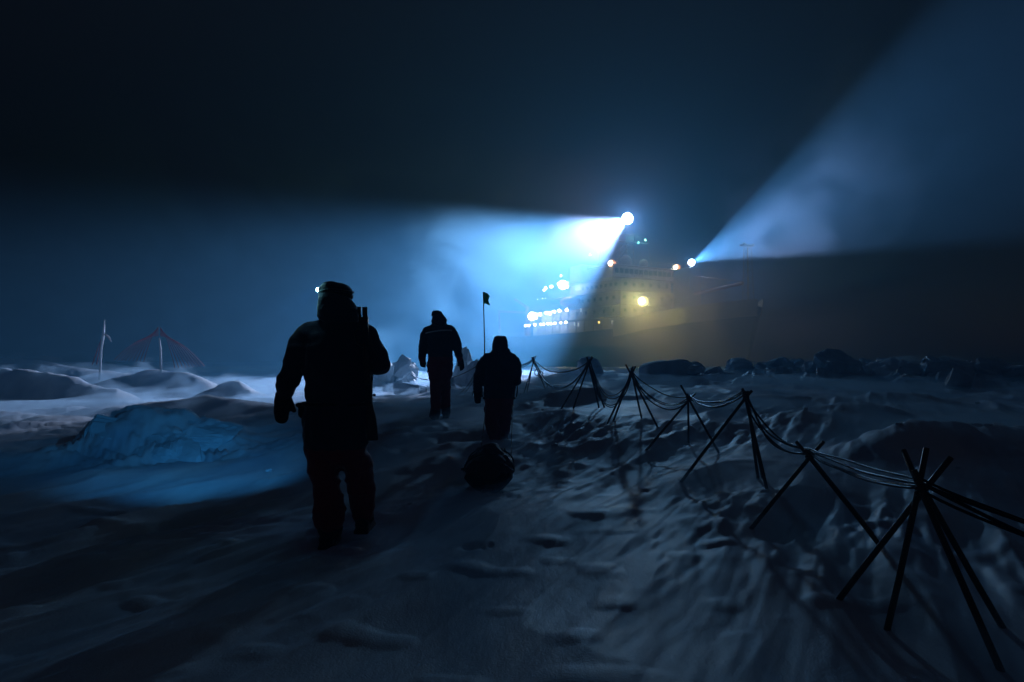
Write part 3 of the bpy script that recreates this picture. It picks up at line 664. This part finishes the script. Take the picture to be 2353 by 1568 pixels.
# ------------------------------------------------------------------ ship
M_hull = mat('hull_blue', (.03, .05, .12), .5, var=.3, vscale=.3); M_white = mat('ship_white', (.40, .40, .37), .5, var=.12, vscale=.4); M_deck = mat('ship_deck', (.10, .16, .12), .7)
M_orange = mat('ship_orange', (.45, .16, .04), .5); M_grey = mat('ship_grey', (.25, .25, .26), .5); M_glass = mat('ship_glass', (.02, .03, .04), .1)
def em(name, col, s): return mat(name, (.8, .8, .8), .4, emit=col, estr=s)
E_white = em('deck_lamp_white', (1, .95, .82), 24); E_orange = em('lamp_orange', (1, .34, .08), 3.2); E_yellow = em('lamp_yellow', (1, .86, .30), 4); E_green = em('lamp_green', (.3, 1, .75), 9)
E_core = em('lamp_glare_core', (1, .86, .62), 45); E_search = em('searchlight_lens', (.75, .82, 1), 90); E_amber = em('lamp_amber', (1, .6, .1), 6); E_win = em('lit_window', (.9, .93, 1), 1.2); E_dim = em('dim_lamp', (1, .9, .8), 4)
ship = empty('icebreaker_ship', SC, 'large icebreaker ship seen from the bow, decks lit, two searchlight beams in the haze', 'ship')
ship.rotation_euler = (0, 0, math.atan2(HD.y, HD.x))
SB = lambda: MB()
# local frame: x forward, y to port, z up
secs = [(-41, .8, 7), (-38, .93, 7.4), (-25, 1, 7.4), (0, 1, 7.6), (14, 1, 8), (22, .93, 9.2), (30, .72, 9.9), (36, .42, 10.5), (40.5, .06, 10.9)]
def interp_sec(s):
    for a, b in zip(secs[:-1], secs[1:]):
        if a[0] <= s <= b[0]:
            t = (s-a[0])/(b[0]-a[0]); return a[1]+(b[1]-a[1])*t, a[2]+(b[2]-a[2])*t
    return secs[-1][1], secs[-1][2]
m = MB(); zs = [(-1, .82), (2, .92), (5, .97), (1.0, 1.0)]
vs = []; fs = []; SL = list(np.linspace(-41, 40.5, 48))
for s in SL:
    w, dz = interp_sec(s); b = 10*w; bow = max(0, (s-14)/27)
    row = []
    for z, k in ((-1, .80-.45*bow), (3, .92-.3*bow), (6, .98-.15*bow), (dz, 1.0)):
        sx_ = s - (dz-z)*.28*max(0, (s-26)/14)
        row.append((sx_, -b*k, z))
    full = row + [(q[0], -q[1], q[2]) for q in reversed(row)]
    vs += full
n = 8
for i in range(len(SL)-1):
    for k in range(n-1): fs.append((i*n+k, (i+1)*n+k, (i+1)*n+k+1, i*n+k+1))
    fs.append((i*n+7, (i+1)*n+7, (i+1)*n, i*n))
fs.append(tuple(range(n))); fs.append(tuple(reversed(range((len(SL)-1)*n, len(SL)*n))))
m.add(vs, fs); m.build('hull', M_hull, ship)
# white bulwark strake following the rail
for sd_ in (-1, 1):
    vs = []; fs = []; L_ = [s for s in SL if s > 12] 
    for i, s in enumerate(L_):
        w, dz = interp_sec(s); b = 10*w
        for (o_, z) in ((.06, dz-1.6), (.22, dz+1.35), (.02, dz+1.38), (-.12, dz-1.6)):
            vs.append((s + .12*(z-dz)*max(0, (s-26)/14), sd_*(b+o_), z))
    for i in range(len(L_)-1):
        for k in range(4): fs.append((i*4+k, (i+1)*4+k, (i+1)*4+(k+1) % 4, i*4+(k+1) % 4))
    MB().add(vs, fs).build('bulwark', M_white, ship)
def blk(name, s0, s1, p0, p1, z0, z1, m_=None, bev=.12):
    b = MB(); b.box(((s0+s1)/2, (p0+p1)/2, (z0+z1)/2), (s1-s0, p1-p0, z1-z0)); o = b.build(name, m_ or M_white, ship)
    if bev: q = o.modifiers.new('b', 'BEVEL'); q.width = bev; q.segments = 2
    return o
blk('deckhouse', -21, 12.5, -7.6, 7.6, 7.3, 10.3); blk('deck_slab', -22, 13.2, -10, 10, 10.31, 10.55)
blk('deckhouse', -17, 12.3, -7.8, 7.8, 10.56, 12.9); blk('deck_slab', -18, 13, -9.9, 9.9, 12.91, 13.12)
blk('deckhouse', -9, 12.1, -7.6, 7.6, 13.13, 15.8); blk('deck_slab', -12, 12.6, -9, 9, 15.81, 16.0)
blk('deckhouse', -5, 11.6, -7, 7, 16.01, 18.6); blk('deck_slab', -7, 12.2, -9.3, 9.3, 18.61, 18.8)
br = blk('bridge', 3.5, 11.4, -8.9, 8.9, 18.81, 21.1); blk('bridge_roof', 3, 12.0, -9.3, 9.3, 21.11, 21.35)
blk('funnel', -12, -7, -3.2, 3.2, 16.05, 24, M_orange, .5)
blk('crane_house', 12.9, 17.6, 6.4, 9.8, 9.0, 21.0, M_white)
# bridge windows and deckhouse windows
for k in range(13):
    p = -8 + 16*k/12; b = MB(); b.box((11.46, p, 20.1), (.08, 1.0, 1.0)); b.build('window', M_glass, ship)
for z, s0, s1 in ((17.4, -3, 10), (14.6, -7, 10), (11.9, -15, 10)):
    n = 9
    for k in range(n):
        s = s0+(s1-s0)*k/(n-1); pz = {17.4: -7.03, 14.6: -7.63, 11.9: -7.83}[z]
        b = MB(); b.box((s, pz, z), (.8, .08, .7)); b.build('window', M_glass, ship)
for z, x_, w_ in ((17.4, 11.63, 5.8), (14.6, 12.13, 6.5), (11.9, 12.33, 6.5)):
    for k in range(6):
        b = MB(); b.box((x_, -w_+2*w_*k/5, z), (.08, .7, .7)); b.build('window', M_glass, ship)
# side deck stanchions and rails
for k in range(12):
    s = -21.5+k*3.05; b = MB(); b.tube([(s, -9.85, 7.2), (s, -9.85, 10.3)], .09, 6); b.build('stanchion', M_white, ship)
    if s > -18: b = MB(); b.tube([(s, -9.75, 10.56), (s, -9.75, 12.9)], .09, 6); b.build('stanchion', M_white, ship)
def rail(s0, s1, p, z):
    b = MB()
    for h in (.4, .75, 1.1): b.tube([(s0, p, z+h), (s1, p, z+h)], .035, 5)
    for k in range(int(abs(s1-s0)/1.8)+1): b.tube([(s0+k*1.8, p, z), (s0+k*1.8, p, z+1.1)], .035, 5)
    b.build('railing', M_white, ship)
for a in ((-22, 13, -9.9, 10.56), (-18, 13, -9.8, 13.13), (-12, 12.4, -8.9, 16.0), (-40, -22, -9.3, 7.4), (-22, 13, 9.9, 10.56), (3, 12, -9.2, 21.35)): rail(*a)
b = MB()
for h in (.4, .75, 1.1): b.tube([(11.95, -9.2, 21.35+h), (11.95, 9.2, 21.35+h)], .035, 5)
for k in range(10): b.tube([(11.95, -9.2+k*2.04, 21.35), (11.95, -9.2+k*2.04, 22.45)], .035, 5)
b.build('railing', M_white, ship)
# main mast: lattice, crow's nest, yard, radar
def lattice(name, s, p, z0, z1, w0, w1, seg, r=.07, m_=None):
    b = MB(); C4 = []
    for i in range(seg+1):
        t = i/seg; w = w0+(w1-w0)*t; z = z0+(z1-z0)*t
        C4.append([(s+sx_*w, p+sy_*w, z) for sx_, sy_ in ((-1,-1),(1,-1),(1,1),(-1,1))])
    for k in range(4): b.tube([c[k] for c in C4], r, 6)
    for i in range(seg):
        for k in range(4): b.tube([C4[i][k], C4[i+1][(k+1) % 4]], r*.6, 4); b.tube([C4[i+1][k], C4[i+1][(k+1) % 4]], r*.6, 4)
    return b.build(name, m_ or M_grey, ship)
ls = ship_at(1441, 503, 0)
lattice('main_mast', 5.2, 0, 21.3, ls[2]-.9, 1.3, .7, 8)
blk('crows_nest', 4.0, 6.4, -1.3, 1.3, 27.6, 29.2, M_white, .2)
b = MB(); b.tube([(6.6, -10.4, 27.4), (6.6, 5, 27.4)], .12, 8); b.tube([(6.6, -10.4, 27.4), (6, 0, 30)], .05, 5); b.tube([(6.6, 5, 27.4), (6, 0, 30)], .05, 5); b.build('yard', M_grey, ship)
b = MB(); b.box((5.2, 0, 31.0), (.5, 4.2, .35)); b.tube([(5.2, 0, 30), (5.2, 0, 31)], .15, 8); b.build('radar_scanner', M_white, ship)
# rigging seen below the yard
b = MB()
for q in (((8, -10, 21.4), (8.5, -9.4, 26)), ((8.5, -9.4, 26), (8.5, -6, 21.4)), ((9, -9.6, 21.9), (6.6, -2, 26.4)), ((8, -10, 21.5), (6.6, -10.2, 27.3)), ((8, 5, 21.4), (6.6, 5, 27.3))): b.tube(q, .05, 5)
b.build('rigging', M_grey, ship)
b = MB(); b.sphere((8.5, -3.0, 22.6), (1.3, 1.3, 1.4)); b.build('antenna_dome', M_white, ship, True); b = MB(); b.sphere((8.5, 2.0, 22.4), (1.0, 1.0, 1.1)); b.build('antenna_dome', M_white, ship, True)
# foremast
fm = ship_at(1718, 565, 0); 
lattice('foremast', fm[0], 0, 9.5, fm[2]-.4, .75, .45, 9, .06, M_white)
b = MB(); b.box((fm[0], -.2, fm[2]), (1.0, 2.6, .25)); b.sphere((fm[0]+.2, 1.2, fm[2]+.15), .3); b.sphere((fm[0]+.2, -1.1, fm[2]+.2), .25); b.build('mast_platform', M_white, ship)
# foredeck crane boom, windlass, hatch, aft crane, A-frame, lifeboat
b = MB(); b.tube([(16.5, 8.2, 15.5), (34, 3.4, 15.9)], .35, 8); b.tube([(16.5, 8.2, 19.5), (34, 3.4, 16.1)], .05, 5); b.build('crane_boom', M_orange, ship)
b = MB(); b.box((24, 0, 10.3), (5, 6, 1.6)); b.build('cargo_hatch', M_grey, ship)
b = MB(); b.tube([(31, -2, 11.2), (31, 2, 11.2)], .7, 12); b.box((31, 0, 10.6), (1.6, 5, .8)); b.build('windlass', M_grey, ship)
b = MB(); b.tube([(-26, -6, 7.4), (-26, -6, 15)], .6, 10); b.tube([(-26, -6, 15), (-37, -3, 18)], .4, 8); b.build('aft_crane', M_orange, ship)
b = MB(); b.tube([(-40, -6, 7.4), (-41.5, -5.5, 15), (-41.5, 5.5, 15), (-40, 6, 7.4)], .4, 8); b.build('a_frame', M_orange, ship)
b = MB(); b.sphere((-3, -9.4, 14.6), (3.6, 1.2, 1.1), 16, 10); b.build('lifeboat', M_orange, ship, True)

def deck_lamp(px, py, p, r, mt, name='deck_lamp', light=None, out=0.0):
    s, p, z = ship_at(px, py, p); b = MB(); b.sphere((s, p, z), r, 12, 8); o = b.build(name, mt, ship, True)
    b = MB(); b.tube([(s+.02, p+r*.5, z+.04), (s+.02, p+r+.5, z+.1)], .06, 6); b.box((s, p+r*1.3, z), (r*1.6, r*.5, r*1.6)); b.build('bracket', M_grey, o)
    if name in ('bridge_wing_lamp', 'foredeck_floodlight', 'aft_floodlight'):
        b = MB(); b.sphere((s+r*.3, p-r*.62, z), r*.62, 12, 8); b.build('glare_core', E_core, o, True)  # white-hot sphere added in front of the lamp as its glare core
    if light and len(light) == 3:
        lamp(name+'_light', 'SPOT', sw(s, p-out, z), light[0], light[1], r+.02, ship, light[2], R(176), .25)
    elif light:
        col, pw = light; lamp(name+'_light', 'POINT', sw(s, p-out, z), col, pw, r*1.05+.02, ship)
    return s, p, z
def searchlight(A, ax, r, m_, dims):
    q = Vector(ax).to_track_quat('Z', 'Y').to_matrix().to_4x4(); w = Matrix.Translation(A) @ q
    iv = pworld(ship).inverted()
    def T(p_): return iv @ (w @ Vector(p_))
    b = MB(); b.tube([T((0, 0, -1.5)), T((0, 0, -1.2)), T((0, 0, -.2))], [r*.5, r*1.1, r*1.25], 20); o = b.build('searchlight', M_grey, ship, True)
    b = MB(); b.tube([T((0, 0, -.16)), T((0, 0, -.06)), T((0, 0, .04))], [r*1.1, r*1.08, r*.8], 20); b.build('lens', m_, o, True)
    b = MB(); b.tube([T((r*1.4, 0, -.6)), T((0, 0, -.6))+Vector((0, 0, -1.4)), T((-r*1.4, 0, -.6))], .08, 8); b.build('yoke', M_grey, o, True)
searchlight(LAMP1 - AX1*.2, AX1, 1.1, E_search, 1); searchlight(LAMP2 - AX2*.2, AX2, .62, E_search, 1)

# ---- the light the lamps give
BEAM1 = (.62, .72, 1.0); BEAM2 = (.66, .72, 1.0)
lamp('searchlight_beam', 'SPOT', LAMP1, BEAM1, 3.7e6, .35, ship, AX1, 2*PHI1*1.16, .5)
lamp('searchlight_fringe', 'SPOT', LAMP1, (.21, .56, 1.0), 1.2e5, 1.2, ship, Vector((5, 15, 0))-LAMP1, R(17), 1.0)
lamp('searchlight_glow', 'SPOT', LAMP1 + AX1*.5, (.8, .62, 1.0), 3.5e3, .6, ship, Vector((-.15, -.9, .30)), R(175), .3)
lamp('bow_searchlight_beam', 'SPOT', LAMP2, BEAM2, 3.3e5, .25, ship, AX2, 2*PHI2*1.03, .32)
lamp('bow_searchlight_glow', 'SPOT', LAMP2 + AX2*.5, (.35, .55, 1.0), 2e3, .4, ship, Vector((-.1, -.9, .30)), R(175), .3)
OR = (1, .36, .12)
deck_lamp(1406, 606, -8.6, .8, E_orange, 'bridge_wing_lamp', (OR, 1.3e4, HD*.6-PT*.7)); deck_lamp(1555, 615, 8.2, .72, E_orange, 'bridge_wing_lamp', (OR, 1.0e4, HD*.6-PT*.7))
deck_lamp(1478, 693, -10.8, .95, E_yellow, 'foredeck_floodlight', ((1, .84, .20), 1.1e4, HD*.9-PT*.8+Vector((0, 0, -.25))), out=1.0)
for px, py in ((1467, 558), (1483, 552)): deck_lamp(px, py, 3.0, .22, E_green, 'navigation_lamp', ((.2, 1, .7), 1500))
for px, py, r in ((1403, 544, .3), (1383, 549, .2), (1369, 555, .13), (1356, 586, .22)): deck_lamp(px, py, -9, r, E_dim, 'mast_lamp')
WH = (1, .93, .8)
for i, px in enumerate((1208, 1215, 1229, 1243, 1250, 1259, 1266, 1275, 1288, 1300)):
    deck_lamp(px, 750-(px-1205)*.085-1, -9.4, .27, E_white, 'walkway_lamp', (WH, 1500) if i % 3 == 1 else None)
for px, py in ((1241, 723), (1256, 719), (1263, 721), (1273, 716), (1286, 714), (1303, 712)): deck_lamp(px, py, -9.6, .36, E_white, 'walkway_lamp', (WH, 1500) if px in (1263, 1286) else None)
deck_lamp(1223, 727, -9.9, 1.0, em('floodlight_warm', (1, .94, .8), 40), 'aft_floodlight', (WH, 7e3))
deck_lamp(1293, 655, -9.2, 1.0, em('floodlight_warm2', (1, .97, .85), 40), 'aft_floodlight', (WH, 7e3))
for px, py, r in ((1267, 659, .33), (1254, 662, .28), (1250, 667, .22), (1283, 653, .25), (1289, 634, .18), (1247, 686, .09), (1253, 686, .1), (1235, 688, .1)): deck_lamp(px, py, -9.2, r, E_white if r > .15 else E_dim, 'deck_lamp')
deck_lamp(1376, 741, -10.15, .2, E_amber, 'hull_lamp', ((1, .6, .1), 300))
for px, py in ((1335, 713), (1320, 745), (1329, 746), (1407, 741)):
    s, p, z = ship_at(px, py, -10.05); b = MB(); b.box((s, p, z), (.45, .1, .8)); b.build('lit_window', em('window_glow', (.75, .85, 1), .8), ship)

# ------------------------------------------------------------------ haze
def volume_box(name, lo, hi, label, cat=None):
    b = MB(); c = [(a+b_)/2 for a, b_ in zip(lo, hi)]; d = [b_-a for a, b_ in zip(lo, hi)]; b.box(c, d); o = b.build(name, None); return tag(o, label, cat, None, 'stuff')
hz = volume_box('haze', (-190, -12, -1.6), (190, 235, 92), 'blue night haze of blowing snow filling the air')
mh = bpy.data.materials.new('haze'); mh.use_nodes = True; nt = mh.node_tree; nt.nodes.clear()
out = nt.nodes.new('ShaderNodeOutputMaterial'); pv = nt.nodes.new('ShaderNodeVolumePrincipled')
pv.inputs['Color'].default_value = (*HAZE_COL, 1); pv.inputs['Density'].default_value = HAZE_DENS; pv.inputs['Anisotropy'].default_value = .45
nt.links.new(pv.outputs[0], out.inputs['Volume']); mh.cycles.homogeneous_volume = True
hz.data.materials.append(mh)

def cloud_material(name, col, dens, scale, lo, hi, zfall, seed=0, aniso=.35, stretch=(1, 1, 1), detail=3, base=0, xfall=()):
    m = bpy.data.materials.new(name); m.use_nodes = True; nt = m.node_tree; N = nt.nodes; L = nt.links; N.clear()
    out = N.new('ShaderNodeOutputMaterial'); pv = N.new('ShaderNodeVolumePrincipled'); pv.inputs['Color'].default_value = (*col, 1); pv.inputs['Anisotropy'].default_value = aniso
    tc = N.new('ShaderNodeTexCoord'); mp = N.new('ShaderNodeMapping'); mp.inputs['Scale'].default_value = stretch; mp.inputs['Location'].default_value = (seed, seed*.7, 0)
    L.new(tc.outputs['Object'], mp.inputs['Vector'])
    n = N.new('ShaderNodeTexNoise'); n.inputs['Scale'].default_value = scale; n.inputs['Detail'].default_value = detail; n.inputs['Roughness'].default_value = .55; n.inputs['Distortion'].default_value = .6
    L.new(mp.outputs[0], n.inputs['Vector'])
    r = N.new('ShaderNodeMapRange'); r.inputs['From Min'].default_value = lo; r.inputs['From Max'].default_value = hi; r.interpolation_type = 'SMOOTHSTEP'; L.new(n.outputs[0], r.inputs['Value'])
    sp = N.new('ShaderNodeSeparateXYZ'); L.new(tc.outputs['Object'], sp.inputs[0])
    z = N.new('ShaderNodeMapRange'); z.inputs['From Min'].default_value = zfall[0]; z.inputs['From Max'].default_value = zfall[1]; z.inputs['To Min'].default_value = 1; z.inputs['To Max'].default_value = 0; z.interpolation_type = 'SMOOTHERSTEP'
    L.new(sp.outputs[2], z.inputs['Value'])
    if base: r.inputs['To Min'].default_value = base
    for (x0, x1) in xfall:
        xr = N.new('ShaderNodeMapRange'); xr.interpolation_type = 'SMOOTHERSTEP'; xr.inputs['From Min'].default_value = min(x0, x1); xr.inputs['From Max'].default_value = max(x0, x1)
        xr.inputs['To Min'].default_value = 0 if x0 < x1 else 1; xr.inputs['To Max'].default_value = 1 if x0 < x1 else 0
        L.new(sp.outputs[0], xr.inputs['Value']); mx = N.new('ShaderNodeMath'); mx.operation = 'MULTIPLY'; L.new(z.outputs[0], mx.inputs[0]); L.new(xr.outputs[0], mx.inputs[1]); z = mx
    mu = N.new('ShaderNodeMath'); mu.operation = 'MULTIPLY'; L.new(r.outputs[0], mu.inputs[0]); L.new(z.outputs[0], mu.inputs[1])
    m2 = N.new('ShaderNodeMath'); m2.operation = 'MULTIPLY'; L.new(mu.outputs[0], m2.inputs[0]); m2.inputs[1].default_value = dens; L.new(m2.outputs[0], pv.inputs['Density'])
    L.new(pv.outputs[0], out.inputs['Volume']); return m
bs = volume_box('blowing_snow', (-70, 55, -1.2), (16, 120, 36), 'wind-blown clouds of snow drifting through the left searchlight beam')
bs.data.materials.append(cloud_material('blowing_snow', (.28, .68, 1), .042, .085, .48, .64, (12, 34), 3, base=.0, detail=6, stretch=(1, .6, 1.3), xfall=((-69, -50), (12, -14))))
b3 = volume_box('blowing_snow', (10, 92, -1.2), (86, 138, 30), 'pale veil of blowing snow hanging in front of the ship')
b3.data.materials.append(cloud_material('blowing_snow', (1, .86, .88), .036, .07, .36, .70, (4, 23), 13, base=.25, detail=5, aniso=.62, stretch=(1, .7, 1.5), xfall=((12, 30), (84, 56))))
b4 = volume_box('blowing_snow', (-24, 96, 4), (30, 151, 44), 'bright swirl of blowing snow close to the main searchlight and the lit aft decks')
b4.data.materials.append(cloud_material('blowing_snow', (1, .84, .92), .0055, .10, .38, .66, (26, 44), 23, base=.15, detail=6, stretch=(1, .7, 1.2), xfall=((-23, 6), (30, 22))))
b2 = volume_box('blowing_snow', (40, 84, 12), (84, 144, 56), 'wind-blown cloud of snow hanging in the right searchlight beam')
b2.data.materials.append(cloud_material('blowing_snow', (.35, .64, 1), .065, .10, .45, .60, (34, 54), 31, base=.1, detail=5, stretch=(1, .6, 1), xfall=((40, 46), (70, 52))))
def drift_layer():
    rr = np.exp(np.linspace(math.log(2.6), math.log(105), 110)); th = np.linspace(R(-52), R(52), 150); nr, nt = len(rr), len(th)
    RR, TH = np.meshgrid(rr, th, indexing='ij'); X = RR*np.sin(TH); Y = RR*np.cos(TH); G = ground(X.ravel(), Y.ravel(), False).reshape(X.shape)
    top = G + .16 + .34*np.clip((RR-4)/30, 0, 1) + .08*noise2(X.ravel()/2, Y.ravel()/2, 40).reshape(X.shape); bot = G - .5
    V = np.vstack([np.stack([X, Y, top], -1).reshape(-1, 3), np.stack([X, Y, bot], -1).reshape(-1, 3)]); n = nr*nt; f = []
    for i in range(nr-1):
        for j in range(nt-1): a = i*nt+j; f += [(a, a+1, a+nt+1, a+nt), (n+a, n+a+nt, n+a+nt+1, n+a+1)]
    for i in range(nr-1):
        a = i*nt; f.append((a, a+nt, n+a+nt, n+a)); a = i*nt+nt-1; f.append((a, n+a, n+a+nt, a+nt))
    for j in range(nt-1): f.append((j, n+j, n+j+1, j+1)); a = (nr-1)*nt+j; f.append((a, a+1, n+a+1, n+a))
    me = bpy.data.meshes.new('drifting_snow'); me.from_pydata(V.tolist(), [], f); bm = bmesh.new(); bm.from_mesh(me); bmesh.ops.recalc_face_normals(bm, faces=bm.faces); bm.to_mesh(me); bm.free()
    m = cloud_material('drifting_snow', (.46, .74, 1), .62, 1.0, .45, .66, (50, 60), 8, stretch=(1, 1, 1), detail=5)
    mp = [q for q in m.node_tree.nodes if q.type == 'MAPPING'][0]; mp.inputs['Rotation'].default_value = (0, 0, R(27)); mp.inputs['Scale'].default_value = (1.0, .22, 1.0)
    tag(link_mesh('drifting_snow', me, m), 'low layer of drifting snow streaming over the ice', kind='stuff')
drift_layer()
